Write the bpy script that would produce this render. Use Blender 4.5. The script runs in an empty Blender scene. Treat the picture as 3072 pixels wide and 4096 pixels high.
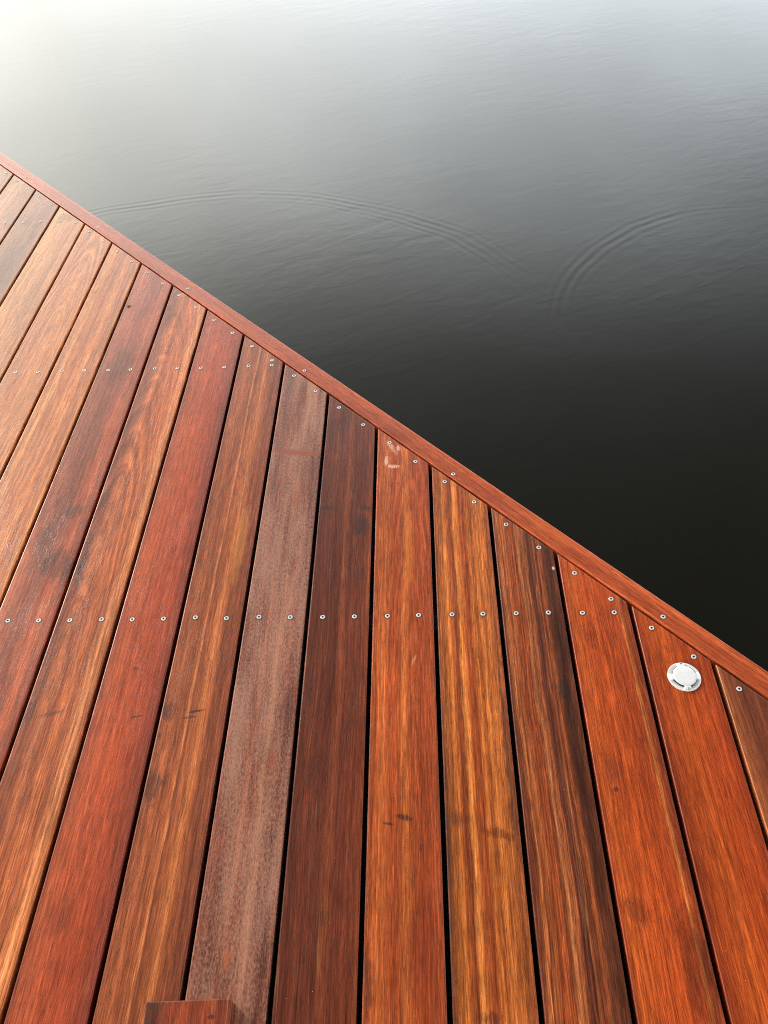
import bpy, bmesh, math, random
from mathutils import Matrix, Vector, noise as mnoise

random.seed(7)
P = 0.148                       # metres from one deck board to the next
GAP = 0.0091                    # open joint between boards
TH = 0.817779                   # angle of the slanting deck edge to the boards
NX, NY = math.sin(TH), math.cos(TH)
N_BOARD = 6.940 * P             # boards end here, measured square to the edge
N_IN, N_OUT = 6.978 * P, 7.362 * P
Y_BACK = -8.0 * P
WATER_Z = -0.60

scene = bpy.context.scene
C = bpy.data.collections.new("pier")
scene.collection.children.link(C)


def lin(c, k=1.0):
    r = []
    for v in c:
        v /= 255.0
        v = v / 12.92 if v <= 0.04045 else ((v + 0.055) / 1.055) ** 2.4
        r.append(v * k)
    return (*r, 1.0)


# ------------------------------------------------------------------ nodes
class NT:
    def __init__(self, tree):
        self.t = tree
        self.n = tree.nodes
        self.l = tree.links

    def put(self, sock, v):
        if isinstance(v, bpy.types.NodeSocket):
            self.l.new(v, sock)
        elif v is not None:
            sock.default_value = v

    def node(self, kind, **kw):
        nd = self.n.new(kind)
        for k, v in kw.items():
            setattr(nd, k, v)
        return nd

    def math(self, op, a, b=None, c=None, clamp=False):
        nd = self.node("ShaderNodeMath", operation=op, use_clamp=clamp)
        self.put(nd.inputs[0], a)
        if b is not None:
            self.put(nd.inputs[1], b)
        if c is not None:
            self.put(nd.inputs[2], c)
        return nd.outputs[0]

    def vmath(self, op, a, b=None, out=0):
        nd = self.node("ShaderNodeVectorMath", operation=op)
        self.put(nd.inputs[0], a)
        if b is not None:
            self.put(nd.inputs[1], b)
        return nd.outputs[out]

    def noise(self, vec, detail=2.0, rough=0.5, scale=1.0, dims="3D", dist=0.0):
        nd = self.node("ShaderNodeTexNoise", noise_dimensions=dims)
        if dims == "1D":
            self.put(nd.inputs["W"], vec)
        else:
            self.put(nd.inputs["Vector"], vec)
        self.put(nd.inputs["Scale"], scale)
        self.put(nd.inputs["Detail"], detail)
        self.put(nd.inputs["Roughness"], rough)
        self.put(nd.inputs["Distortion"], dist)
        return nd.outputs["Fac"]

    def rng(self, v, a, b, c=0.0, d=1.0, smooth=False):
        nd = self.node("ShaderNodeMapRange", interpolation_type="SMOOTHSTEP" if smooth else "LINEAR")
        for s, x in zip(nd.inputs[:5], (v, a, b, c, d)):
            self.put(s, x)
        return nd.outputs[0]

    def mix(self, fac, a, b, blend="MIX"):
        nd = self.node("ShaderNodeMix", data_type="RGBA", blend_type=blend)
        nd.clamp_factor = True
        self.put(nd.inputs[0], fac)
        self.put(nd.inputs[6], a)
        self.put(nd.inputs[7], b)
        return nd.outputs[2]

    def scl(self, vec, s):
        return self.vmath("MULTIPLY", vec, s)

    def grey(self, v):
        nd = self.node("ShaderNodeCombineXYZ")
        for i in range(3):
            self.put(nd.inputs[i], v)
        return nd.outputs[0]

    def sep(self, vec):
        nd = self.node("ShaderNodeSeparateXYZ")
        self.put(nd.inputs[0], vec)
        return nd.outputs

    def comb(self, x, y, z=0.0):
        nd = self.node("ShaderNodeCombineXYZ")
        self.put(nd.inputs[0], x)
        self.put(nd.inputs[1], y)
        self.put(nd.inputs[2], z)
        return nd.outputs[0]


def group(name, ins, outs):
    g = bpy.data.node_groups.new(name, "ShaderNodeTree")
    for nm, kind, dv in ins:
        s = g.interface.new_socket(nm, in_out="INPUT", socket_type=kind)
        if dv is not None:
            s.default_value = dv
    for nm, kind in outs:
        g.interface.new_socket(nm, in_out="OUTPUT", socket_type=kind)
    nt = NT(g)
    return g, nt, nt.node("NodeGroupInput").outputs, nt.node("NodeGroupOutput").inputs


F, V, CO = "NodeSocketFloat", "NodeSocketVector", "NodeSocketColor"

# grain coordinates of a board: x wanders slowly along the length like real fibres
g_warp, nt, gi, go = group("fibre_run", [("Seed", V, None), ("Wander", F, 0.01)],
                           [("Position", V), ("Across", F), ("Raw", V)])
obj = nt.node("ShaderNodeTexCoord").outputs["Object"]
raw = nt.vmath("ADD", obj, gi["Seed"])
slow = nt.math("SUBTRACT", nt.noise(nt.scl(raw, (5.0, 1.6, 5.0)), 1.0), 0.5)
mid = nt.math("SUBTRACT", nt.noise(nt.scl(raw, (22.0, 6.0, 9.0)), 2.0), 0.5)
off = nt.math("ADD", nt.math("MULTIPLY", slow, nt.math("MULTIPLY", gi["Wander"], 2.2)),
              nt.math("MULTIPLY", mid, nt.math("MULTIPLY", gi["Wander"], 0.45)))
dx = nt.comb(off, 0.0, 0.0)
nt.put(go["Position"], nt.vmath("ADD", raw, dx))
fj = nt.math("SUBTRACT", nt.noise(nt.scl(raw, (230.0, 12.0, 60.0)), 2.0, .7), 0.5)
ox = nt.math("ADD", nt.sep(nt.vmath("ADD", obj, dx))[0], nt.math("MULTIPLY", fj, .010))
nt.put(go["Across"], nt.math("ADD", nt.math("DIVIDE", ox, P - GAP), 0.5))
nt.put(go["Raw"], raw)

# fine grain, pores, rings, dirt and wear on top of a board's own stripe colours
g_wood, nt, gi, go = group("hardwood_grain", [
    ("Base", CO, None), ("Position", V, None), ("Raw", V, None), ("Local", V, None),
    ("Ring Strength", F, 0.2), ("Ring Scale", F, 130.0), ("Pith X", F, 0.25), ("Pith Depth", F, 0.04), ("Pith Tilt", F, 0.0),
    ("Streak", F, 0.35), ("Fine", F, 0.5), ("Pale Lines", F, 0.3), ("Blotch", F, 0.4), ("Dirt", F, 0.4),
    ("Weather", F, 0.0), ("Roughness", F, 0.31)],
    [("Color", CO), ("Height", F), ("Roughness", F)])
q, rw = gi["Position"], gi["Raw"]
lx, ly, lz = nt.sep(gi["Local"])[:3]
sx, sy, sz = nt.sep(q)[:3]
# growth rings cut by the board
wob = nt.math("MULTIPLY", nt.math("SUBTRACT", nt.noise(nt.scl(rw, (9.0, 2.2, 9.0)), 3.0), 0.5), 0.022)
rx = nt.math("SUBTRACT", nt.math("ADD", lx, wob), gi["Pith X"])
rz = nt.math("ADD", gi["Pith Depth"], nt.math("ADD", nt.math("MULTIPLY", ly, gi["Pith Tilt"]), wob))
rad = nt.math("SQRT", nt.math("ADD", nt.math("MULTIPLY", rx, rx), nt.math("MULTIPLY", rz, rz)))
ring = nt.noise(nt.math("MULTIPLY", rad, gi["Ring Scale"]), 3.0, 0.6, dims="1D")
ring = nt.math("SUBTRACT", nt.rng(ring, 0.28, 0.72), 0.5)
s1 = nt.math("SUBTRACT", nt.rng(nt.noise(nt.scl(q, (75.0, 1.3, 30.0)), 2.0, 0.55), 0.25, 0.75), 0.5)
s2 = nt.math("SUBTRACT", nt.rng(nt.noise(nt.scl(q, (240.0, 9.0, 60.0)), 2.0, 0.65), 0.25, 0.75), 0.5)
s3 = nt.math("SUBTRACT", nt.rng(nt.noise(nt.scl(q, (620.0, 20.0, 130.0)), 3.0, 0.74), 0.25, 0.75), 0.5)
bl = nt.math("SUBTRACT", nt.noise(nt.scl(rw, (11.0, 3.2, 9.0)), 4.0, 0.55), 0.5)
val = nt.math("ADD", nt.math("MULTIPLY", ring, gi["Ring Strength"]), nt.math("MULTIPLY", s1, gi["Streak"]))
val = nt.math("ADD", val, nt.math("MULTIPLY", s2, nt.math("MULTIPLY", gi["Streak"], 0.8)))
val = nt.math("ADD", val, nt.math("MULTIPLY", s3, nt.math("MULTIPLY", gi["Fine"], 1.5)))
val = nt.math("ADD", val, nt.math("MULTIPLY", bl, gi["Blotch"]))
k = nt.math("POWER", 2.718, nt.math("MULTIPLY", val, 1.7))
kr = nt.math("POWER", k, 0.92)
kb = nt.math("POWER", k, 1.10)
col = nt.vmath("MULTIPLY", gi["Base"], nt.comb(kr, k, kb))
# open pores: short dark dashes along the grain
pore = nt.rng(nt.noise(nt.scl(q, (680.0, 34.0, 150.0)), 2.0, 0.75), 0.53, 0.62)
pmask = nt.rng(nt.noise(nt.scl(rw, (26.0, 5.0, 20.0)), 2.0), 0.3, 0.7, 0.35, 1.0)
pore = nt.math("MULTIPLY", pore, pmask)
col = nt.mix(nt.math("MULTIPLY", pore, 0.72), col, nt.vmath("MULTIPLY", col, (0.32, 0.25, 0.22)))
# thin pale mineral lines that follow the fibres
fl = nt.noise(nt.scl(q, (30.0, 0.8, 9.0)), 1.5, 0.5)
ln = nt.math("ABSOLUTE", nt.math("SUBTRACT", nt.math("FRACT", nt.math("MULTIPLY", fl, 9.0)), 0.5))
ln = nt.rng(ln, 0.0, 0.055, 1.0, 0.0)
gl = nt.math("ABSOLUTE", nt.math("SUBTRACT", nt.math("FRACT", nt.math("MULTIPLY", fl, 23.0)), 0.5))
gl = nt.math("MULTIPLY", nt.rng(gl, 0.0, 0.16, 1.0, 0.0), nt.rng(nt.noise(nt.scl(q, (60.0, 5.0, 20.0)), 2.0), 0.40, 0.62))
col = nt.mix(nt.math("MULTIPLY", gl, nt.math("MULTIPLY", gi["Streak"], 1.1)), col, nt.vmath("MULTIPLY", col, (.42, .34, .30)))
lm = nt.rng(nt.noise(nt.scl(rw, (30.0, 1.4, 20.0)), 2.0), 0.48, 0.62, 0.0, .75)
ln = nt.math("MULTIPLY", nt.math("MULTIPLY", ln, lm), gi["Pale Lines"])
col = nt.mix(ln, col, nt.vmath("ADD", nt.vmath("MULTIPLY", col, (1.25, 1.35, 1.3)), (.14, .075, .03)))
# dirt: dark tannin specks and smudges
d1 = nt.rng(nt.noise(nt.scl(rw, (34.0, 15.0, 20.0)), 5.0, 0.68), 0.58, 0.76)
d2 = nt.rng(nt.noise(nt.scl(rw, (300.0, 160.0, 100.0)), 2.0, 0.6), 0.60, 0.74)
dirt = nt.math("MULTIPLY", nt.math("MAXIMUM", d1, nt.math("MULTIPLY", d2, nt.math("ADD", 0.25, d1))), gi["Dirt"])
col = nt.mix(dirt, col, nt.vmath("ADD", nt.vmath("MULTIPLY", col, (0.28, 0.30, 0.34)), (0.006, 0.005, 0.004)))
# sun-bleached, raised fibres
crk = nt.noise(nt.scl(q, (330.0, 120.0, 150.0)), 3.0, 0.75)
wv = nt.noise(nt.scl(rw, (30.0, 4.0, 12.0)), 4.0, 0.6)
wm = nt.math("MULTIPLY", nt.rng(nt.math("ADD", wv, nt.math("MULTIPLY", nt.math("SUBTRACT", crk, 0.5), 1.15)), 0.34, 0.68), gi["Weather"])
col = nt.mix(wm, col, lin((212, 156, 130), 0.8))
# pale grit
vo = nt.node("ShaderNodeTexVoronoi", feature="F1")
nt.put(vo.inputs["Vector"], rw)
nt.put(vo.inputs["Scale"], 46.0)
sp = nt.math("MULTIPLY", nt.math("LESS_THAN", vo.outputs["Distance"], 0.035),
             nt.math("GREATER_THAN", nt.sep(vo.outputs["Color"])[0], 0.72))
col = nt.mix(nt.math("MULTIPLY", sp, 0.55), col, lin((235, 190, 150), 0.8))
nt.put(go["Color"], col)
und = nt.noise(nt.scl(rw, (16.0, 5.0, 8.0)), 2.0)
hgt = nt.math("ADD", nt.math("MULTIPLY", s3, 0.07), nt.math("MULTIPLY", pore, -0.16))
hgt = nt.math("ADD", hgt, nt.math("MULTIPLY", s2, 0.06))
hgt = nt.math("ADD", hgt, nt.math("MULTIPLY", crk, nt.math("ADD", 0.16, nt.math("MULTIPLY", gi["Weather"], 1.6))))
hgt = nt.math("ADD", hgt, nt.math("MULTIPLY", und, 2.2))
hgt = nt.math("ADD", hgt, nt.math("MULTIPLY", sp, 1.5))
nt.put(go["Height"], hgt)
ro = nt.math("ADD", gi["Roughness"], nt.math("MULTIPLY", s2, 0.10))
ro = nt.math("ADD", ro, nt.math("MULTIPLY", dirt, 0.12))
nt.put(go["Roughness"], nt.math("ADD", ro, nt.math("MULTIPLY", wm, 0.15)))

# a mark of a given place and size on a board
g_mark, nt, gi, go = group("surface_mark", [("Local", V, None), ("Centre", V, None), ("Size", V, (0.1, 0.1, 1.0)),
                                            ("Turn", F, 0.0), ("Ragged", F, 0.7), ("Grain", F, 60.0)], [("Mask", F)])
dv = nt.vmath("SUBTRACT", gi["Local"], gi["Centre"])
rt = nt.node("ShaderNodeVectorRotate", rotation_type="Z_AXIS")
nt.put(rt.inputs["Vector"], dv)
nt.put(rt.inputs["Angle"], gi["Turn"])
dd = nt.vmath("DIVIDE", rt.outputs[0], gi["Size"])
r = nt.vmath("LENGTH", nt.vmath("MULTIPLY", dd, (1.0, 1.0, 0.0)), out=1)
na = nt.noise(nt.scl(gi["Local"], nt.comb(nt.math("MULTIPLY", gi["Grain"], 1.6), nt.math("MULTIPLY", gi["Grain"], 0.5), 1.0)), 6.0, 0.78)
r = nt.math("ADD", r, nt.math("MULTIPLY", nt.math("SUBTRACT", na, 0.5), nt.math("MULTIPLY", gi["Ragged"], 2.4)))
fib = nt.noise(nt.scl(gi["Local"], (520.0, 26.0, 1.0)), 3.0, 0.7)
mk_ = nt.rng(r, 0.40, 0.95, 1.0, 0.0, smooth=True)
nt.put(go["Mask"], nt.math("MULTIPLY", mk_, nt.rng(fib, 0.30, 0.62, 0.45, 1.1)))

DBR = lin((58, 26, 18), .7)
DARK, PALE, RED, TAN = lin((38, 32, 32), 0.8), lin((235, 185, 160), 0.9), lin((150, 62, 40), 0.8), lin((205, 140, 85), 0.8)
ALB = 0.64


def wood(name, stops, seed, wander=0.008, marks=(), bump=1.0, shift=0.0, gain=1.0, **prm):
    m = bpy.data.materials.new(name)
    m.use_nodes = True
    nt = NT(m.node_tree)
    nt.n.clear()
    out = nt.node("ShaderNodeOutputMaterial")
    bs = nt.node("ShaderNodeBsdfPrincipled")
    nt.l.new(bs.outputs[0], out.inputs[0])
    w = nt.node("ShaderNodeGroup", node_tree=g_warp)
    w.inputs["Seed"].default_value = seed
    w.inputs["Wander"].default_value = wander
    cr = nt.node("ShaderNodeValToRGB")
    nt.l.new(w.outputs["Across"], cr.inputs[0])
    el = cr.color_ramp.elements
    while len(el) > 1:
        el.remove(el[-1])
    flat = .08
    hue = prm.pop("hue", .62)
    lc = [lin(c, ALB * gain)[:3] for _, c in stops]
    avg = [sum(c[j] for c in lc) / len(lc) for j in range(3)]
    for i, (pos, c) in enumerate(stops):
        e = el[0] if i == 0 else el.new(pos)
        e.position = pos
        cc = [v + flat * (m_ - v) for v, m_ in zip(lc[i], avg)]
        gr = .172 * (cc[1] / cc[0] / .172) ** hue        # heartwood keeps to one orange-brown hue
        br = .055 * (cc[2] / cc[0] / .055) ** .85
        e.color = (cc[0], cc[0] * gr * 1.04, cc[0] * br * (.78 if hue < .9 else .9 if hue > .9 else .7), 1.0)
    g = nt.node("ShaderNodeGroup", node_tree=g_wood)
    loc = nt.node("ShaderNodeTexCoord").outputs["Object"]
    nt.l.new(cr.outputs[0], g.inputs["Base"])
    nt.l.new(w.outputs["Position"], g.inputs["Position"])
    nt.l.new(w.outputs["Raw"], g.inputs["Raw"])
    nt.l.new(loc, g.inputs["Local"])
    for k_, v in prm.items():
        g.inputs[k_.replace("_", " ").title()].default_value = v
    col = g.outputs["Color"]
    for (cx, cy, rx_, ry_, turn, strength, c, rag, grain) in marks:
        mk = nt.node("ShaderNodeGroup", node_tree=g_mark)
        nt.l.new(loc, mk.inputs["Local"])
        mk.inputs["Centre"].default_value = ((cx - 0.5) * P, cy * P, 0)
        mk.inputs["Size"].default_value = (rx_ * P, ry_ * P, 1)
        mk.inputs["Turn"].default_value = math.radians(turn)
        mk.inputs["Ragged"].default_value = rag
        mk.inputs["Grain"].default_value = grain
        col = nt.mix(nt.math("MULTIPLY", mk.outputs[0], strength), col, c)
    nt.l.new(col, bs.inputs["Base Color"])
    nt.l.new(g.outputs["Roughness"], bs.inputs["Roughness"])
    bs.inputs["IOR"].default_value = 1.45
    bs.inputs["Specular IOR Level"].default_value = .38
    bp = nt.node("ShaderNodeBump")
    bp.inputs["Strength"].default_value = 1.0
    bp.inputs["Distance"].default_value = 0.00042 * bump
    nt.l.new(g.outputs["Height"], bp.inputs["Height"])
    nt.l.new(bp.outputs[0], bs.inputs["Normal"])
    return m


def plain(name, col, rough=0.5, metal=0.0, bump=0.0, scale=300.0, vary=0.15):
    m = bpy.data.materials.new(name)
    m.use_nodes = True
    nt = NT(m.node_tree)
    bs = nt.n["Principled BSDF"]
    tc = nt.node("ShaderNodeTexCoord").outputs["Object"]
    n = nt.noise(nt.scl(tc, (scale, scale, scale)), 3.0, 0.6)
    f = nt.rng(n, 0.3, 0.7, 1.0 - vary, 1.0 + vary)
    nt.put(bs.inputs["Base Color"], nt.vmath("MULTIPLY", col[:3], nt.grey(f)))
    nt.put(bs.inputs["Roughness"], nt.rng(n, 0.3, 0.7, rough - 0.06, rough + 0.06))
    bs.inputs["Metallic"].default_value = metal
    if bump:
        bp = nt.node("ShaderNodeBump")
        bp.inputs["Distance"].default_value = bump
        nt.l.new(n, bp.inputs["Height"])
        nt.l.new(bp.outputs[0], bs.inputs["Normal"])
    return m


# ------------------------------------------------------------------ objects
def link(name, bm, mats, parent=None, loc=(0, 0, 0), rotz=0.0, smooth=False):
    me = bpy.data.meshes.new(name)
    bmesh.ops.recalc_face_normals(bm, faces=bm.faces)
    bm.to_mesh(me)
    bm.free()
    for m in mats if isinstance(mats, (list, tuple)) else [mats]:
        me.materials.append(m)
    if smooth:
        for p in me.polygons:
            p.use_smooth = True
    o = bpy.data.objects.new(name, me)
    C.objects.link(o)
    o.location = loc
    o.rotation_euler = (0, 0, rotz)
    if parent:
        o.parent = parent
    return o


def tag(o, label=None, cat=None, kind=None, group=None):
    for k_, v in (("label", label), ("category", cat), ("kind", kind), ("group", group)):
        if v:
            o[k_] = v
    return o


def empty(name, loc=(0, 0, 0), rotz=0.0):
    o = bpy.data.objects.new(name, None)
    o.empty_display_size = 0.1
    C.objects.link(o)
    o.location = loc
    o.rotation_euler = (0, 0, rotz)
    return o


def slab(poly, thick, bevel=0.0028, seg=3, z=0.0, corner=0.0):
    """A sawn board: the outline poly (x, y) as its top, thick deep, its arrises eased."""
    bm = bmesh.new()
    top = [bm.verts.new((x, y, z)) for x, y in poly]
    bot = [bm.verts.new((x, y, z - thick)) for x, y in poly]
    ft = bm.faces.new(top)
    bm.faces.new(bot[::-1])
    n = len(poly)
    for i in range(n):
        bm.faces.new((top[i], bot[i], bot[(i + 1) % n], top[(i + 1) % n]))
    bm.normal_update()
    edges = list(ft.edges)
    bmesh.ops.bevel(bm, geom=edges, offset=bevel, segments=seg, profile=0.5, affect="EDGES", clamp_overlap=True)
    return bm


# ---- materials of the boards, read off the photograph one by one
def S(*a):
    return list(a)


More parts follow.
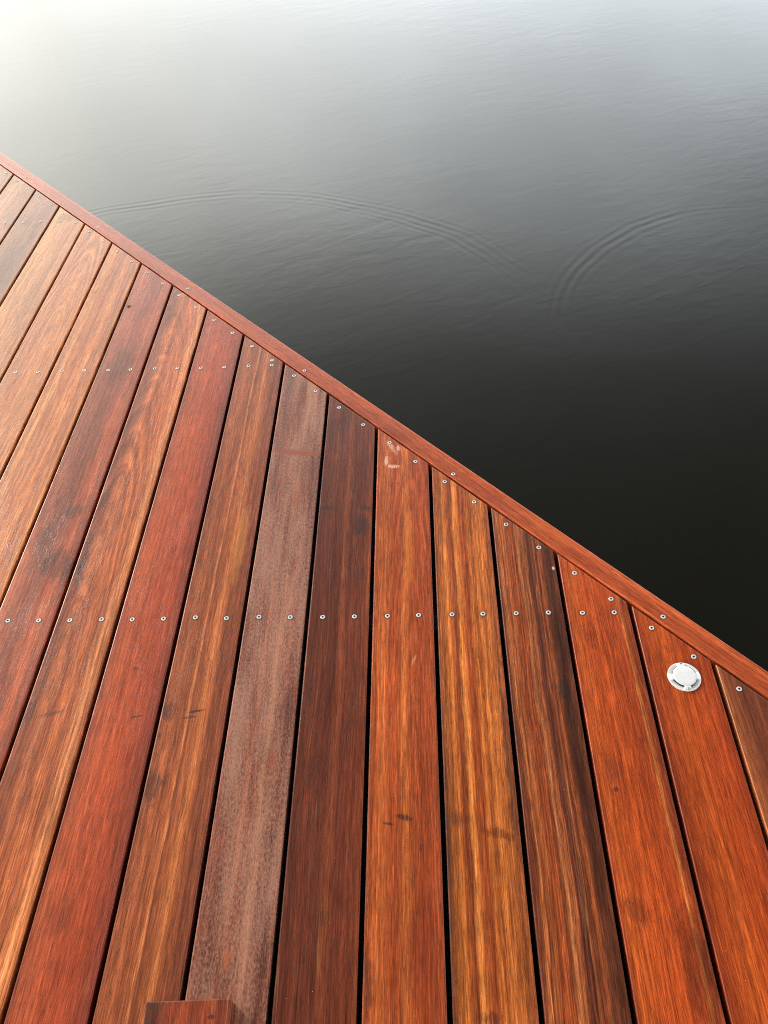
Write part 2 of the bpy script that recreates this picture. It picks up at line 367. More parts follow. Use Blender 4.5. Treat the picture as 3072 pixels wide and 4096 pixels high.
BOARDS = {
 9: dict(stops=S((0, (196, 122, 70)), (.07, (168, 98, 60)), (.16, (140, 78, 54)), (.30, (124, 66, 48)), (.7, (128, 66, 48)), (1, (120, 60, 45))),
         pale_lines=1.0, streak=.25, fine=.45, wander=.012, blotch=.3,
         label="short brown corner board with a tan edge and long pale scratches along the grain"),
 8: dict(stops=S((0, (150, 56, 28)), (.12, (185, 74, 32)), (.35, (205, 88, 36)), (.6, (198, 76, 30)), (.85, (186, 70, 32)), (1, (165, 60, 32))),
         streak=.32, fine=.6, blotch=.55, dirt=.35, pale_lines=.35, hue=.8, gain=1.0,
         marks=((.64, .43, .23, .23, 0, .5, lin((70, 26, 18), .8), .35, 40), (.61, .16, .2, .2, 0, .45, lin((80, 30, 20), .8), .4, 40)),
         label="vivid orange board that carries the round white deck light"),
 7: dict(stops=S((0, (160, 58, 30)), (.08, (205, 92, 42)), (.3, (200, 80, 34)), (.55, (196, 76, 32)), (.83, (186, 70, 34)), (.865, (226, 140, 76)), (.895, (165, 66, 36)), (1, (135, 56, 36))),
         streak=.32, fine=.65, blotch=.6, dirt=.5, pale_lines=.4, wander=.004, hue=.8, gain=.98,
         marks=((.267, -1.36, .055, .05, 0, .8, DARK, .8, 90), (.80, -3.5, .26, .9, 0, .6, DBR, 1.0, 30), (.25, -2.83, .22, .2, 0, .4, DBR, 1.2, 50), (.3, -1.1, .2, .25, 0, .25, DARK, 1.3, 60)),
         label="vivid orange board with one thin yellow line near its side"),
 6: dict(stops=S((0, (112, 50, 34)), (.05, (122, 60, 40)), (.11, (196, 120, 68)), (.15, (150, 78, 44)), (.20, (198, 114, 66)), (.25, (150, 64, 36)), (.34, (170, 80, 42)), (.38, (135, 60, 36)), (.42, (198, 132, 80)),
                 (.47, (150, 84, 52)), (.50, (185, 108, 64)), (.54, (95, 44, 34)), (.60, (82, 38, 31)), (.64, (140, 76, 46)), (.69, (112, 54, 38)), (.73, (168, 88, 48)), (.79, (108, 58, 40)), (.87, (72, 36, 28)), (.93, (96, 52, 36)), (1, (125, 72, 46))),
         ring_strength=.55, ring_scale=330., pith_x=.05, pith_depth=.03, streak=.5, fine=.6, pale_lines=.95, wander=.022, blotch=.5, dirt=.45,
         marks=((.80, .12, .13, .30, 0, .7, DARK, .9, 50), (.83, -.05, .07, .5, 0, .6, DBR, .8, 60), (.86, -1.6, .09, 1.9, 0, .45, DBR, 1.0, 40), (.84, 1.0, .2, .9, 2, .4, DBR, 1.0, 40), (.925, 2.34, .03, .05, 0, .95, PALE, .2, 60), (.12, -1.55, .09, .12, 0, .6, lin((90, 36, 26), .8), .6, 60)),
         label="dark brown board with wavy light stripes and a blackish streak"),
 5: dict(stops=S((0, (105, 52, 34)), (.05, (150, 84, 40)), (.12, (158, 90, 42)), (.19, (212, 132, 60)), (.24, (165, 82, 40)), (.33, (150, 66, 34)), (.37, (232, 164, 82)), (.40, (214, 134, 60)), (.46, (176, 84, 42)),
                 (.55, (152, 60, 32)), (.62, (206, 124, 54)), (.68, (176, 92, 44)), (.74, (206, 128, 58)), (.80, (180, 104, 50)), (.86, (192, 112, 52)), (.93, (124, 66, 36)), (1, (150, 80, 42))),
         streak=.55, fine=.65, pale_lines=.6, wander=.006, blotch=.4, dirt=.6, gain=1.22,
         marks=((.71, -1.93, .26, .09, 12, .55, DBR, 1.3, 90), (.93, -.9, .09, 1.7, 0, .5, DARK, 1.2, 50), (.43, -3.95, .2, .08, 0, .6, DARK, 1.2, 70), (.2, -1.75, .2, .12, 0, .35, DARK, 1.2, 60), (.06, -2.5, .06, 2.0, 0, .45, DARK, 1.1, 60)),
         label="golden yellow striped board, the lightest of the lower deck"),
 4: dict(stops=S((0, (160, 76, 44)), (.10, (190, 90, 46)), (.22, (205, 108, 56)), (.32, (184, 80, 42)), (.42, (178, 74, 40)), (.55, (208, 116, 58)), (.63, (184, 82, 42)), (.8, (172, 68, 38)), (1, (170, 74, 44))),
         ring_strength=.25, ring_scale=200., pith_x=0.02, pith_depth=.03, pith_tilt=.06, streak=.4, fine=.6, pale_lines=.3, blotch=.55, dirt=.4, wander=.012,
         marks=((.50, -1.72, .16, .055, 14, .8, DARK, .9, 80), (.30, -1.80, .10, .025, 10, .8, DARK, .6, 90), (.72, -2.1, .05, .06, 0, .5, DARK, .9, 80), (.30, 5.30, .06, .24, -25, .55, PALE, 1.1, 110), (.42, 5.27, .05, .12, 0, .7, PALE, 1.0, 110), (.20, 4.95, .045, .2, 0, .75, PALE, 1.0, 110), (.33, 4.79, .16, .06, 0, .7, PALE, 1.2, 110),
                (.60, 2.9, .10, 1.1, 0, .35, lin((226, 130, 50), .8), .7, 40), (.66, .65, .03, .12, 20, .3, PALE, .6, 90), (.7, -3.2, .25, .8, 8, .35, lin((105, 34, 24), .8), 1.0, 30), (.1, -3.6, .08, .5, 0, .5, DARK, 1.1, 60)),
         label="orange-red board with pale scuff marks at its end and a black smudge"),
 3: dict(stops=S((0, (104, 46, 34)), (.2, (114, 50, 36)), (.4, (106, 46, 33)), (.5, (122, 58, 38)), (.56, (142, 72, 46)), (.64, (108, 47, 35)), (.8, (118, 52, 36)), (.92, (130, 58, 37)), (1, (146, 70, 44))),
         streak=.32, fine=.55, pale_lines=1.0, blotch=.6, dirt=.4, wander=.014,
         marks=((.80, 3.34, .17, .36, 0, .65, DARK, 1.0, 40), (.19, 3.77, .15, .10, 0, .65, DARK, 1.0, 50), (.85, 3.76, .14, .10, 0, .6, DARK, 1.0, 50), (.8, 2.3, .12, .2, 0, .3, DARK, 1.2, 40), (.3, 6.0, .25, .5, 20, .3, DARK, 1., 30)),
         label="darkest board of chocolate brown wood with hair-thin pale lines"),
 2: dict(stops=S((0, (136, 74, 60)), (.2, (126, 66, 54)), (.35, (146, 86, 66)), (.5, (136, 68, 52)), (.62, (160, 106, 78)), (.75, (130, 66, 54)), (1, (112, 54, 46))),
         streak=.45, fine=.6, pale_lines=.35, blotch=.6, dirt=.45, weather=.40, roughness=.40, bump=1.3, wander=.006,
         marks=((.5, 5.22, .75, .10, 9, .95, lin((150, 66, 44), .75), .35, 40), (.62, 4.1, .1, .45, 0, .5, lin((165, 80, 52), .8), .9, 40), (.44, -3.35, .05, .14, 0, .55, lin((190, 90, 45), .8), .8, 60), (.7, -.9, .12, .2, 0, .4, RED, 1.0, 50)),
         label="greyish pink weathered board with rough bleached grain"),
 1: dict(gain=1.1, stops=S((0, (146, 78, 52)), (.15, (168, 92, 58)), (.28, (162, 86, 55)), (.395, (170, 94, 58)), (.42, (218, 146, 92)), (.445, (150, 76, 50)), (.55, (176, 100, 60)), (.63, (206, 132, 78)), (.68, (178, 102, 60)), (.78, (148, 78, 52)), (1, (132, 68, 50))),
         streak=.38, fine=.6, pale_lines=.45, blotch=.4, dirt=.35, wander=.006,
         marks=((.143, -.16, .16, .22, 0, .6, DARK, 1.0, 40), (.54, -.17, .17, .028, -11, .9, DARK, .35, 90), (.45, -.268, .16, .024, -8, .7, DARK, .5, 90), (.163, -1.29, .17, .30, 0, .6, DARK, 1.0, 40), (.75, 3.0, .13, 1.3, 0, .3, lin((230, 150, 70), .8), .8, 30)),
         label="tan board with lengthwise cream lines and two pencil dashes"),
 0: dict(gain=1.2, stops=S((0, (142, 60, 46)), (.1, (178, 82, 56)), (.3, (182, 76, 48)), (.5, (182, 72, 45)), (.75, (168, 62, 42)), (.92, (140, 54, 44)), (1, (122, 48, 44))),
         streak=.3, fine=.6, pale_lines=.35, blotch=.5, dirt=.4, wander=.006,
         marks=((.685, -.245, .14, .022, -11, .85, DARK, .5, 90), (.5, .55, .06, .05, 0, .7, DARK, .9, 70), (.35, -2.9, .22, .3, 0, .35, DARK, 1.2, 50)),
         label="plain brick-red board without stripes"),
 -1: dict(gain=1.15, stops=S((0, (160, 82, 54)), (.12, (128, 64, 48)), (.24, (178, 98, 62)), (.32, (200, 120, 74)), (.42, (172, 84, 52)), (.55, (200, 114, 68)), (.66, (178, 92, 56)), (.76, (190, 108, 64)), (.85, (226, 160, 102)), (.92, (206, 134, 80)), (1, (170, 98, 58))),
          ring_strength=.45, ring_scale=190., pith_x=-.028, pith_depth=.016, pith_tilt=.07, streak=.4, fine=.6, blotch=.6, dirt=.4, wander=.016, bump=1.0,
          marks=((.13, 2.6, .09, .85, -2, .65, DARK, 1.0, 40), (.125, 4.1, .09, .42, 0, .55, DARK, 1.0, 40), (.42, -.19, .28, .05, -14, .5, DARK, .8, 70), (.24, -2.0, .11, .62, 0, .55, lin((88, 40, 36), .8), .5, 30), (.1, -.2, .14, .3, 0, .4, DARK, 1., 50)),
          label="orange-tan board with flame-shaped growth rings and a dark streak"),
 -2: dict(gain=1.3, stops=S((0, (158, 88, 66)), (.2, (165, 86, 60)), (.35, (148, 74, 54)), (.5, (134, 66, 52)), (.7, (165, 78, 54)), (.88, (176, 84, 56)), (1, (140, 64, 50))),
          streak=.4, fine=.55, blotch=.75, dirt=.6, wander=.014, bump=.9,
          marks=((.72, 2.6, .38, .50, -30, .58, DARK, .9, 30), (.66, 3.82, .24, .22, -25, .6, DARK, 1.0, 40), (.3, 3.2, .2, .4, 0, .45, DARK, 1.1, 30), (.5, 8.2, .3, .9, 0, .3, DARK, 1.0, 20), (.3, .2, .22, .3, 0, .5, DARK, 1., 40), (.1, .9, .1, .3, 0, .5, TAN, .8, 40), (.6, -.9, .3, .8, 0, .4, lin((60, 24, 30), .8), .9, 30)),
          label="reddish brown board with large grey-black stains"),
 -3: dict(hue=.80, gain=1.36, stops=S((0, (186, 116, 76)), (.15, (208, 140, 92)), (.3, (186, 112, 72)), (.45, (170, 96, 66)), (.6, (198, 124, 78)), (.8, (172, 98, 68)), (1, (196, 128, 84))),
          streak=.42, fine=.55, blotch=.5, dirt=.35, wander=.012, bump=1.0, label="tan board of even straight grain with the stained board beside it"),
 -4: dict(hue=.80, gain=1.38, stops=S((0, (190, 124, 84)), (.3, (176, 108, 74)), (.6, (192, 124, 80)), (1, (180, 112, 74))), ring_strength=.4, ring_scale=190., pith_x=.005, pith_depth=.10, pith_tilt=-.09,
          streak=.3, fine=.5, blotch=.4, dirt=.3, wander=.012, bump=1.2, label="light tan board with looping growth rings"),
 -5: dict(hue=.85, gain=1.3, stops=S((0, (206, 150, 96)), (.15, (200, 138, 88)), (.4, (186, 124, 84)), (.7, (176, 114, 80)), (1, (186, 122, 84))), streak=.4, fine=.5, blotch=.4, dirt=.3, bump=1.1,
          marks=((.35, 14.75, .35, .35, 0, .45, DARK, 1.0, 20),), label="pale honey board with a grey bruise round a screw"),
 -6: dict(hue=.92, gain=1.045, stops=S((0, (178, 118, 86)), (.3, (166, 106, 80)), (.7, (154, 96, 76)), (1, (170, 108, 82))), streak=.35, fine=.5, blotch=.7, dirt=.5, bump=1.1,
          marks=((.5, 12.2, .6, 1.8, 0, .35, DARK, .8, 15),), label="dull purplish grey board near the far end of the deck"),
 -7: dict(hue=.92, gain=1.2349999999999999, stops=S((0, (186, 126, 88)), (.5, (176, 114, 80)), (1, (164, 104, 76))), streak=.35, fine=.5, blotch=.5, dirt=.5, bump=1.0, label="pale beige board with faint dirty marks along one side"),
 -8: dict(hue=.92, gain=1.2349999999999999, stops=S((0, (180, 120, 84)), (.5, (172, 110, 78)), (1, (164, 104, 76))), streak=.35, fine=.5, blotch=.5, dirt=.5, bump=1.0, label="farthest pale board, only its corner in view"),
}

steel = plain("stainless_steel", (0.54, 0.54, 0.53), 0.42, 0.15, 0.00005, 900.0, 0.06)
recess_shade = plain("screw_recess_shade", (0.012, 0.010, 0.009), 0.6, 0.0)  # near-black colour as painted shade in the shallow socket and round the head
membrane_mat = plain("black_membrane", (0.004, 0.004, 0.004), 0.75, 0.0, 0.0006, 700.0, 0.5)
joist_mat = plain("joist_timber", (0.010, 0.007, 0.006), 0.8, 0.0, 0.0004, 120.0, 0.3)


def screw_mesh():
    """A countersunk six-lobe screw head standing a hair proud of the wood."""
    bm = bmesh.new()
    n = 36

    def ringv(r, z, lobes=0.0):
        vs = []
        for i in range(n):
            a = 2 * math.pi * i / n
            rr = r * (1 + lobes * math.cos(6 * a))
            vs.append(bm.verts.new((rr * math.cos(a), rr * math.sin(a), z)))
        return vs

    def band(a, b, mi):
        for i in range(n):
            f = bm.faces.new((a[i], a[(i + 1) % n], b[(i + 1) % n], b[i]))
            f.material_index = mi
    shade_ring = ringv(.0067, .00025)  # flat ring coloured as the shaded gap round the head; the board is unbored
    shade_ring_in = ringv(.0057, .00012)
    r0, r1, r2, r3 = ringv(.0056, .0001), ringv(.0054, .0009), ringv(.0047, .0013), ringv(.0025, .0012, .16)
    r4, r5 = ringv(.0024, .00022, .16), ringv(.0004, .0002)
    band(shade_ring, shade_ring_in, 1)
    band(shade_ring_in, r0, 1)
    band(r0, r1, 0)
    band(r1, r2, 0)
    band(r2, r3, 0)
    band(r3, r4, 1)
    band(r4, r5, 1)
    f = bm.faces.new(r5)
    f.material_index = 1
    me = bpy.data.meshes.new("screw")
    bmesh.ops.recalc_face_normals(bm, faces=bm.faces)
    bm.to_mesh(me)
    bm.free()
    me.materials.append(steel)
    me.materials.append(recess_shade)
    return me


SCREW = screw_mesh()


def screw(board, x, y, z=0.0):
    o = bpy.data.objects.new("screw", SCREW)
    C.objects.link(o)
    o.parent = board
    o.location = (x, y, z)
    o.rotation_euler = (random.uniform(-.04, .04), random.uniform(-.04, .04), random.uniform(0, 6.28))
    return o


for k_, src in ((-9, -4), (-10, -6), (-11, -3), (-12, -7), (-13, -4), (-14, -3), (10, 6), (11, 4), (12, 7)):   # the deck goes on beyond the frame
    BOARDS[k_] = {a: v for a, v in BOARDS[src].items() if a not in ("marks", "label")}
# ------------------------------------------------------------------ the deck
deck = tag(empty("wooden_deck"), "glossy red-brown hardwood deck with slanting edge above the still water", "deck")
TILT = {k_: (random.uniform(-.0006, .0006), random.uniform(-.004, .004)) for k_ in range(-14, 13)}
W2 = (P - GAP) / 2
ROWS = (1.455 - 6.522, 1.455, 7.93, 14.62, 21.2)
JIT = {(-2, 1): .0, (2, 1): .012}
for k_ in sorted(BOARDS, reverse=True):
    b = dict(BOARDS[k_])
    lab = b.pop("label", None)
    mat = wood("hardwood_board", b.pop("stops"), (k_ * 3.37 + 40.0, k_ * 1.91, k_ * 0.77), b.pop("wander", .008), tuple(b.pop("marks", ())) + (((.25, 1.455, .075, .075, 0, .42, DARK, .5, 80), (.742, 1.455, .075, .075, 0, .36, DARK, .6, 80)) if -2 <= k_ <= 7 else ()), b.pop("bump", 1.0), **b)
    xc = (k_ + .5) * P

    def y_end(x):
        return (N_BOARD - (xc + x) * NX) / NY
    poly = [(-W2, Y_BACK), (W2, Y_BACK), (W2, y_end(W2)), (-W2, y_end(-W2))]
    o = link("deck_board", slab(poly, .026), mat, deck, (xc, 0, TILT[k_][0]))
    if lab:
        o["label"] = lab
    zt = 0.0
    for xf in (.25, .742):
        x = (xf - .5) * P
        ye = (6.815 * P - (xc + x) * NX) / NY
        screw(o, x + random.uniform(-.001, .001), ye + random.uniform(-.0015, .0015), zt)
        for yr in ROWS[1:] if k_ < 9 else ROWS[1:]:
            y = yr * P + random.uniform(-.0018, .0018)
            if y < ye - .022 or (abs(y - ye) < .05 and y < ye - .006 and xf < .5 and k_ == 1):
                screw(o, x + random.uniform(-.0015, .0015), y, zt)
            elif k_ == 1 and yr == ROWS[2] and y < ye - .012:
                screw(o, x, y, zt)

# edge board, laid along the slanting side
edge_mat = wood("edge_hardwood", S((0, (172, 72, 42)), (.2, (190, 86, 50)), (.45, (180, 76, 44)), (.7, (196, 90, 54)), (1, (186, 82, 50))), (91.3, 17.1, 3.0), .008,
                marks=((.35, 1.2, .3, .5, 0, .3, lin((110, 40, 26), .8), 1.0, 30), (.6, -2.5, .3, .7, 0, .3, lin((220, 110, 50), .8), 1.0, 30)), streak=.42, fine=.6, blotch=.45, dirt=.3, ring_strength=.2, pale_lines=.25, gain=1.1, hue=.8)
ew = (N_OUT - N_IN) / 2
ec = (N_OUT + N_IN) / 2
ox_, oy_ = ec * NX, ec * NY
# local y runs along the edge (up and to the left), local x points out over the water
elen_up, elen_dn = 30.0 * P, 13.0 * P
eb = link("edge_board", slab([(-ew, -elen_dn), (ew, -elen_dn), (ew, elen_up), (-ew, elen_up)], .030, .0036), edge_mat, deck,
          (ox_, oy_, 0.0005), math.pi / 2 - TH)
eb["label"] = "narrow red-brown edge board running diagonally along the water side"
for sxy in ((-9.56, 20.6), (11.50, -1.90), (-6.519, 17.348), (-3.582, 14.207), (-.591, 11.032), (2.461, 7.723), (5.415, 4.549), (8.459, 1.355)):
    dx_, dy_ = sxy[0] * P - ox_, sxy[1] * P - oy_
    lxx = dx_ * NX + dy_ * NY
    lyy = -dx_ * NY + dy_ * NX
    if lyy < elen_up - .05:
        screw(eb, lxx, lyy, 0.0)

# fascia under the edge board, joists and the black membrane that closes the joints from below
fm = edge_mat
link("fascia_board", slab([(-.014, -elen_dn), (.014, -elen_dn), (.014, elen_up), (-.014, elen_up)], .20, .002, 2, -.0315), fm, deck,
     ((N_OUT - .020) * NX, (N_OUT - .020) * NY, 0), math.pi / 2 - TH)
bm = bmesh.new()
m0 = (N_OUT - .036)
pts = [(-14.2 * P, Y_BACK), (13.0 * P, Y_BACK), (13.0 * P, (m0 - 13.0 * P * NX) / NY), (-14.2 * P, (m0 + 14.2 * P * NX) / NY)]
bm.faces.new([bm.verts.new((x, y, -.075)) for x, y in pts])
link("membrane", bm, membrane_mat, deck)
for yr in ROWS:
    bm = slab([(-14.0 * P, yr * P - .022), (min(12.9 * P, (N_OUT - .05 - (yr * P + .03) * NY) / NX), yr * P - .022), (min(12.9 * P, (N_OUT - .05 - (yr * P + .03) * NY) / NX), yr * P + .022), (-14.0 * P, yr * P + .022)], .046, .001, 1, -.0275)
    link("joist", bm, joist_mat, deck)

# ------------------------------------------------------------------ the recessed deck light
cast = plain("cast_aluminium", (0.74, 0.75, 0.77), 0.30, 0.12, 0.00002, 120.0, 0.04)
cap_m = plain("polished_cap", (0.68, 0.69, 0.71), 0.34, 0.1, 0.00003, 60.0, 0.03)
lens_m = plain("dark_lens", (0.006, 0.006, 0.007), 0.25, 0.0)
light = tag(empty("deck_light", (8.528 * P, .302 * P, 0.0), math.radians(2)),
            "round white metal marker light with curved slots set in an orange board", "deck light")
R = .0343
RC = .0246
bm = bmesh.new()
N = 144
radii = [.0, RC, RC + .0004, RC + .002, .0285, .0315, .0333, R, R]


def z_rim(r_, a):
    w = abs(((math.degrees(a) - 45 + 45) % 90) - 45)           # degrees from the middle of a window
    rise = min(1.0, max(0.0, (w - 29) / 3.0))                   # 0 inside a window, 1 on the solid rim
    full = .0054 - max(0.0, (r_ - .0285)) * .5
    ramp = .0012 + max(0.0, (r_ - RC)) / (R - RC) * .0012
    return ramp + (full - ramp) * rise


rows = []
for r_ in (RC, .0262, .0280, .0298, .0315, .0331):
    rows.append([bm.verts.new((r_ * math.cos(2 * math.pi * i / N), r_ * math.sin(2 * math.pi * i / N), z_rim(r_, 2 * math.pi * i / N))) for i in range(N)])
rows.append([bm.verts.new((R * math.cos(2 * math.pi * i / N), R * math.sin(2 * math.pi * i / N), .0020)) for i in range(N)])
rows.append([bm.verts.new((R * math.cos(2 * math.pi * i / N), R * math.sin(2 * math.pi * i / N), -.004)) for i in range(N)])
for a, b in zip(rows, rows[1:]):
    for i in range(N):
        bm.faces.new((a[i], a[(i + 1) % N], b[(i + 1) % N], b[i]))
link("rim", bm, cast, light)
bm = bmesh.new()
prof = [(RC - .0002, .0), (RC - .0002, .0056), (RC - .0010, .0062), (.0200, .0065), (.0120, .0068), (.0050, .0069)]
prev = None
for r_, z in prof:
    cur = [bm.verts.new((r_ * math.cos(2 * math.pi * i / 96), r_ * math.sin(2 * math.pi * i / 96), z)) for i in range(96)]
    if prev:
        for i in range(96):
            bm.faces.new((prev[i], prev[(i + 1) % 96], cur[(i + 1) % 96], cur[i]))
    prev = cur
bm.faces.new(prev)
link("cap", bm, cap_m, light, smooth=True)
for q_ in range(4):
    bm = bmesh.new()
    a0 = math.radians(45 + 90 * q_ - 28)
    st = 20
    inn, otop, olow = [], [], []
    for i in range(st + 1):
        a = a0 + math.radians(56) * i / st
        ca, sa = math.cos(a), math.sin(a)
        inn.append([bm.verts.new(((RC + d) * ca, (RC + d) * sa, z)) for d, z in ((-.0002, .0055), (.0006, .0055), (.0006, .0009), (-.0002, .0009))])
    for i in range(st):
        for j in range(4):
            bm.faces.new((inn[i][j], inn[i + 1][j], inn[i + 1][(j + 1) % 4], inn[i][(j + 1) % 4]))
    bm.faces.new(inn[0])
    bm.faces.new(inn[-1][::-1])
    link("lens", bm, lens_m, light)
small = SCREW.copy()
for sgn in (1, -1):
    o = bpy.data.objects.new("screw", small)
    C.objects.link(o)
    o.parent = light
    o.location = (0, sgn * .0298, .0046)
    o.scale = (.62, .62, .9)

# ------------------------------------------------------------------ a loose board lying on the deck
loose_mat = wood("loose_hardwood", S((0, (88, 46, 38)), (.12, (120, 56, 42)), (.3, (140, 62, 42)), (.45, (150, 64, 40)), (.6, (120, 50, 38)), (.75, (140, 60, 42)), (1, (112, 52, 40))),
                 (7.7, 3.1, 9.0), .012, marks=((.76, -.17, .07, .03, 0, .7, DARK, .6, 60), (.12, -.1, .15, .4, 0, .5, DARK, .8, 30)), streak=.5, fine=.7, pale_lines=1.0, blotch=.4, dirt=.4, gain=1.4)
lb = link("loose_board", slab([(-.0705, -.62), (.0705, -.62), (.0705, -.004), (.0665, 0), (-.0705, 0)], .0262, .0020, 3), loose_mat, None,
          (2.130 * P, -3.824 * P, .0270), math.radians(2.2))
tag(lb, "dark red loose board with thin pale cracks lying flat on top of the deck", "board")

# ------------------------------------------------------------------ a scrap of leaf
bm = bmesh.new()
lv = [(-.008, 0), (-.003, .0035), (.002, .003), (.008, .001), (.003, -.002), (.005, -.006), (-.001, -.003), (-.006, -.005)]
top = [bm.verts.new((x, y, .0016 + .0014 * math.sin(500 * x))) for x, y in lv]
bot = [bm.verts.new((x, y, .0010 + .0014 * math.sin(500 * x))) for x, y in lv]
bm.faces.new(top)
bm.faces.new(bot[::-1])
for i in range(len(lv)):
    j = (i + 1) % len(lv)
    bm.faces.new((top[i], bot[i], bot[j], top[j]))
leaf = link("leaf_scrap", bm, plain("dry_leaf", (.05, .075, .02), .7), None, (-1.86 * P, 10.357 * P, .0008), .6)
tag(leaf, "tiny green scrap of leaf lying on a brown board", "leaf")

# ------------------------------------------------------------------ water
wm_ = bpy.data.materials.new("still_water")
wm_.use_nodes = True
nt = NT(wm_.node_tree)
bs = nt.n["Principled BSDF"]
bs.inputs["Base Color"].default_value = (0.0058, 0.0055, 0.0034, 1)
bs.inputs["Roughness"].default_value = 0.045
bs.inputs["IOR"].default_value = 1.333
pos = nt.node("ShaderNodeTexCoord").outputs["Object"]
px_, py_, pz_ = nt.sep(pos)[:3]


def rings(cx, cy, rad_, lam, width, amp, a_mid, a_half):
    ux = nt.math("SUBTRACT", px_, cx)
    uy = nt.math("SUBTRACT", py_, cy)
    wob_ = nt.math("MULTIPLY", nt.math("SUBTRACT", nt.noise(nt.scl(pos, (1.6, 1.6, 1.0)), 2.0), .5), .10)
    d = nt.math("ADD", nt.math("SUBTRACT", nt.math("SQRT", nt.math("ADD", nt.math("MULTIPLY", ux, ux), nt.math("MULTIPLY", uy, uy))), rad_), wob_)
    env = nt.math("POWER", 2.718, nt.math("MULTIPLY", nt.math("MULTIPLY", d, d), -1.0 / width ** 2))
    wav = nt.math("SINE", nt.math("MULTIPLY", d, 2 * math.pi / lam))
    ang = nt.math("ARCTAN2", uy, ux)
    da = nt.math("ABSOLUTE", nt.math("SUBTRACT", ang, a_mid))
    fade = nt.rng(da, a_half * .25, a_half, 1.0, 0.0, smooth=True)
    pat = nt.rng(nt.noise(nt.scl(pos, (3.2, 3.2, 1.0)), 2.0), .3, .65, .25, 1.0)
    return nt.math("MULTIPLY", nt.math("MULTIPLY", env, wav), nt.math("MULTIPLY", nt.math("MULTIPLY", fade, pat), amp))


def turn(vec, deg):
    n_ = nt.node("ShaderNodeVectorRotate", rotation_type="Z_AXIS")
    nt.put(n_.inputs["Vector"], vec)
    n_.inputs["Angle"].default_value = math.radians(deg)
    return n_.outputs[0]


w1 = nt.noise(nt.scl(turn(pos, -24), (4.6, 10.5, 1.0)), 2.0, .5, dist=.4)
w2 = nt.noise(nt.scl(turn(pos, -32), (12.0, 23.0, 1.0)), 2.0, .5, dist=.3)
w3 = nt.noise(nt.scl(pos, (1.1, 1.9, 1.0)), 1.0, .5)
calm = nt.rng(nt.noise(nt.scl(pos, (.55, .9, 1.0)), 2.0), .32, .68, .25, 1.08)
far = nt.rng(py_, 0.8, 2.8, .15, .8)
mw = nt.math("MULTIPLY", calm, far)
h = nt.math("ADD", nt.math("MULTIPLY", w1, 1.0), nt.math("MULTIPLY", w2, .34))
h = nt.math("MULTIPLY", h, mw)
h = nt.math("ADD", h, nt.math("MULTIPLY", w3, .7))
h = nt.math("ADD", h, rings(-2.09 * P, 12.134 * P, 12.16 * P, .050, .062, .21, 1.45, 1.30))
h = nt.math("ADD", h, rings(-2.09 * P, 12.134 * P, 11.55 * P, .046, .035, .13, .95, .60))
h = nt.math("ADD", h, rings(16.826 * P, 14.501 * P, 7.60 * P, .050, .066, .28, 2.36, .98))
bp = nt.node("ShaderNodeBump")
bp.inputs["Strength"].default_value = 1.0
bp.inputs["Distance"].default_value = .0011
nt.l.new(h, bp.inputs["Height"])
nt.l.new(bp.outputs[0], bs.inputs["Normal"])
bm = bmesh.new()
L = 600.0
bm.faces.new([bm.verts.new(v) for v in ((-L, -L, 0), (L, -L, 0), (L, L, 0), (-L, L, 0))])
wo = link("water", bm, wm_, None, (0, 0, WATER_Z))
wo["kind"] = "structure"

# ------------------------------------------------------------------ light: a bright misty sky with the sun behind it
SUN_EL, SUN_AZ = math.radians(24), math.radians(-52)        # azimuth from +Y, negative = to the left of the view
w = bpy.data.worlds.new("World")
scene.world = w
w.use_nodes = True
nt = NT(w.node_tree)
nt.n.clear()
sky = nt.node("ShaderNodeTexSky", sky_type="NISHITA")
sky.sun_disc = False
sky.sun_elevation = SUN_EL
sky.sun_rotation = SUN_AZ
sky.dust_density = 6.0
sky.air_density = 1.0
hs = nt.node("ShaderNodeHueSaturation")
hs.inputs["Saturation"].default_value = .25
nt.l.new(sky.outputs[0], hs.inputs["Color"])
bg1 = nt.node("ShaderNodeBackground")
bg1.inputs["Strength"].default_value = .05
nt.l.new(hs.outputs[0], bg1.inputs["Color"])
d = nt.vmath("NORMALIZE", nt.node("ShaderNodeTexCoord").outputs["Generated"])
dz = nt.sep(d)[2]
el = nt.math("MULTIPLY", nt.math("ARCSINE", dz), 180 / math.pi)
cr = nt.node("ShaderNodeValToRGB")
nt.l.new(nt.math("DIVIDE", el, 90.0), cr.inputs[0])
cr.color_ramp.interpolation = "CARDINAL"
E_ = cr.color_ramp.elements
SKY = ((0, .95), (10, .96), (18, 1.0), (24, 1.0), (28, .82), (32, .52), (36, .27), (42, .13), (52, .065), (90, .06))
for i, (e_, v) in enumerate(SKY):
    x = E_[i] if i < 2 else E_.new(e_ / 90)
    x.position = e_ / 90
    x.color = (v, v, v, 1)
sund = (math.cos(SUN_EL) * math.sin(SUN_AZ), math.cos(SUN_EL) * math.cos(SUN_AZ), math.sin(SUN_EL))
ca = nt.vmath("DOT_PRODUCT", d, sund, out=1)
glow = nt.math("POWER", nt.math("MAXIMUM", ca, 0.0), 9.0)
glow2 = nt.math("POWER", nt.math("MAXIMUM", ca, 0.0), 60.0)
tint = nt.mix(nt.rng(nt.vmath("DOT_PRODUCT", d, (math.cos(SUN_AZ), -math.sin(SUN_AZ), 0.0), out=1), .3, 1.0), (1.0, .975, .87, 1), (.89, .985, 1.055, 1))
cl = nt.rng(nt.noise(nt.scl(d, (3.0, 3.0, 7.0)), 3.0), .3, .7, .88, 1.12)
dh = nt.vmath("NORMALIZE", nt.vmath("MULTIPLY", d, (1.0, 1.0, 0.0)))
side = nt.vmath("DOT_PRODUCT", dh, (math.sin(SUN_AZ), math.cos(SUN_AZ), 0.0), out=1)
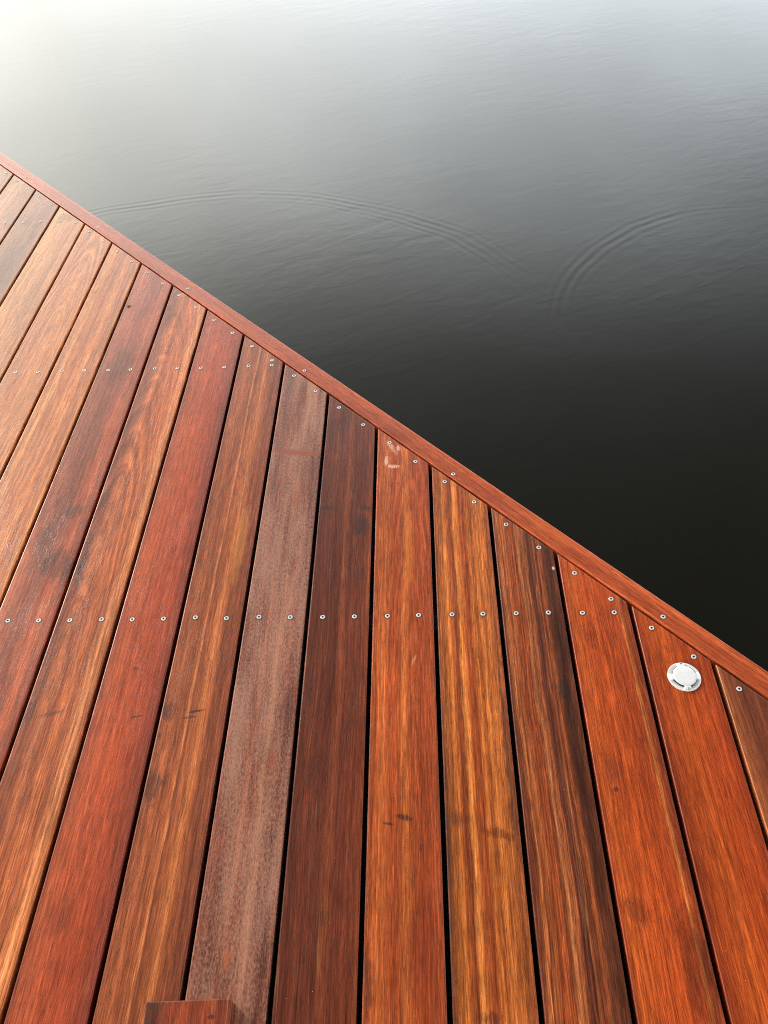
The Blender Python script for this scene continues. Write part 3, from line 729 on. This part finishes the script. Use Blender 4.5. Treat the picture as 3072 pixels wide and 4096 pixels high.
side = nt.math("MINIMUM", nt.math("ADD", nt.math("MULTIPLY", side, 1.5), .07), nt.math("ADD", nt.math("MULTIPLY", side, .40), .75))
side = nt.math("MAXIMUM", side, .30)
up = nt.rng(el, 13.0, 24.0, 0.12, 1.0)
low = nt.rng(nt.vmath("DOT_PRODUCT", dh, (math.sin(SUN_AZ), math.cos(SUN_AZ), 0.0), out=1), .62, .90, 1.0, .86)
side = nt.math("ADD", nt.math("MULTIPLY", low, nt.math("SUBTRACT", 1.0, up)), nt.math("MULTIPLY", side, up))
haze = nt.vmath("MULTIPLY", cr.outputs[0], nt.grey(nt.math("MULTIPLY", nt.math("MULTIPLY", cl, side), 4.0)))
haze = nt.vmath("MULTIPLY", haze, tint)
haze = nt.vmath("ADD", haze, nt.vmath("MULTIPLY", nt.grey(glow), (.34, .31, .22)))
haze = nt.vmath("ADD", haze, nt.vmath("MULTIPLY", nt.grey(glow2), (.8, .74, .55)))
bg2 = nt.node("ShaderNodeBackground")
nt.l.new(haze, bg2.inputs["Color"])
ad = nt.node("ShaderNodeAddShader")
nt.l.new(bg1.outputs[0], ad.inputs[0])
nt.l.new(bg2.outputs[0], ad.inputs[1])
wout = nt.node("ShaderNodeOutputWorld")
nt.l.new(ad.outputs[0], wout.inputs[0])

sl = bpy.data.lights.new("sun", "SUN")
sl.energy = 2.0
sl.angle = math.radians(12)
sl.color = (1.0, .95, .87)
so = bpy.data.objects.new("sun", sl)
C.objects.link(so)
so.rotation_euler = Vector(sund).to_track_quat("Z", "Y").to_euler()
so.location = (-3, 6, 4)

# ------------------------------------------------------------------ camera
cam = bpy.data.cameras.new("camera")
cam.sensor_fit = "VERTICAL"
cam.sensor_height = 24.0
cam.sensor_width = 18.0
cam.lens = 24.0 * 3250.0 / 4096.0
cam.clip_start = .01
cam.clip_end = 2000
co = bpy.data.objects.new("camera", cam)
C.objects.link(co)
a_, b_, c_ = 0.7509830076952854, 0.05898226756213257, -0.06244833556524149
Mx = Matrix.Rotation(b_, 4, "Z") @ Matrix.Rotation(a_, 4, "X") @ Matrix.Rotation(c_, 4, "Z")
Mx.translation = Vector((4.741934778515968, -5.961440380575181, 10.316683385706146)) * P
co.matrix_world = Mx
scene.camera = co

vs = scene.view_settings
vs.view_transform = "Standard"
vs.look = "None"
vs.exposure = 0.0
vs.gamma = 1.0
scene.cycles.max_bounces = 8
scene.cycles.use_denoising = False
scene.cycles.filter_width = 1.05
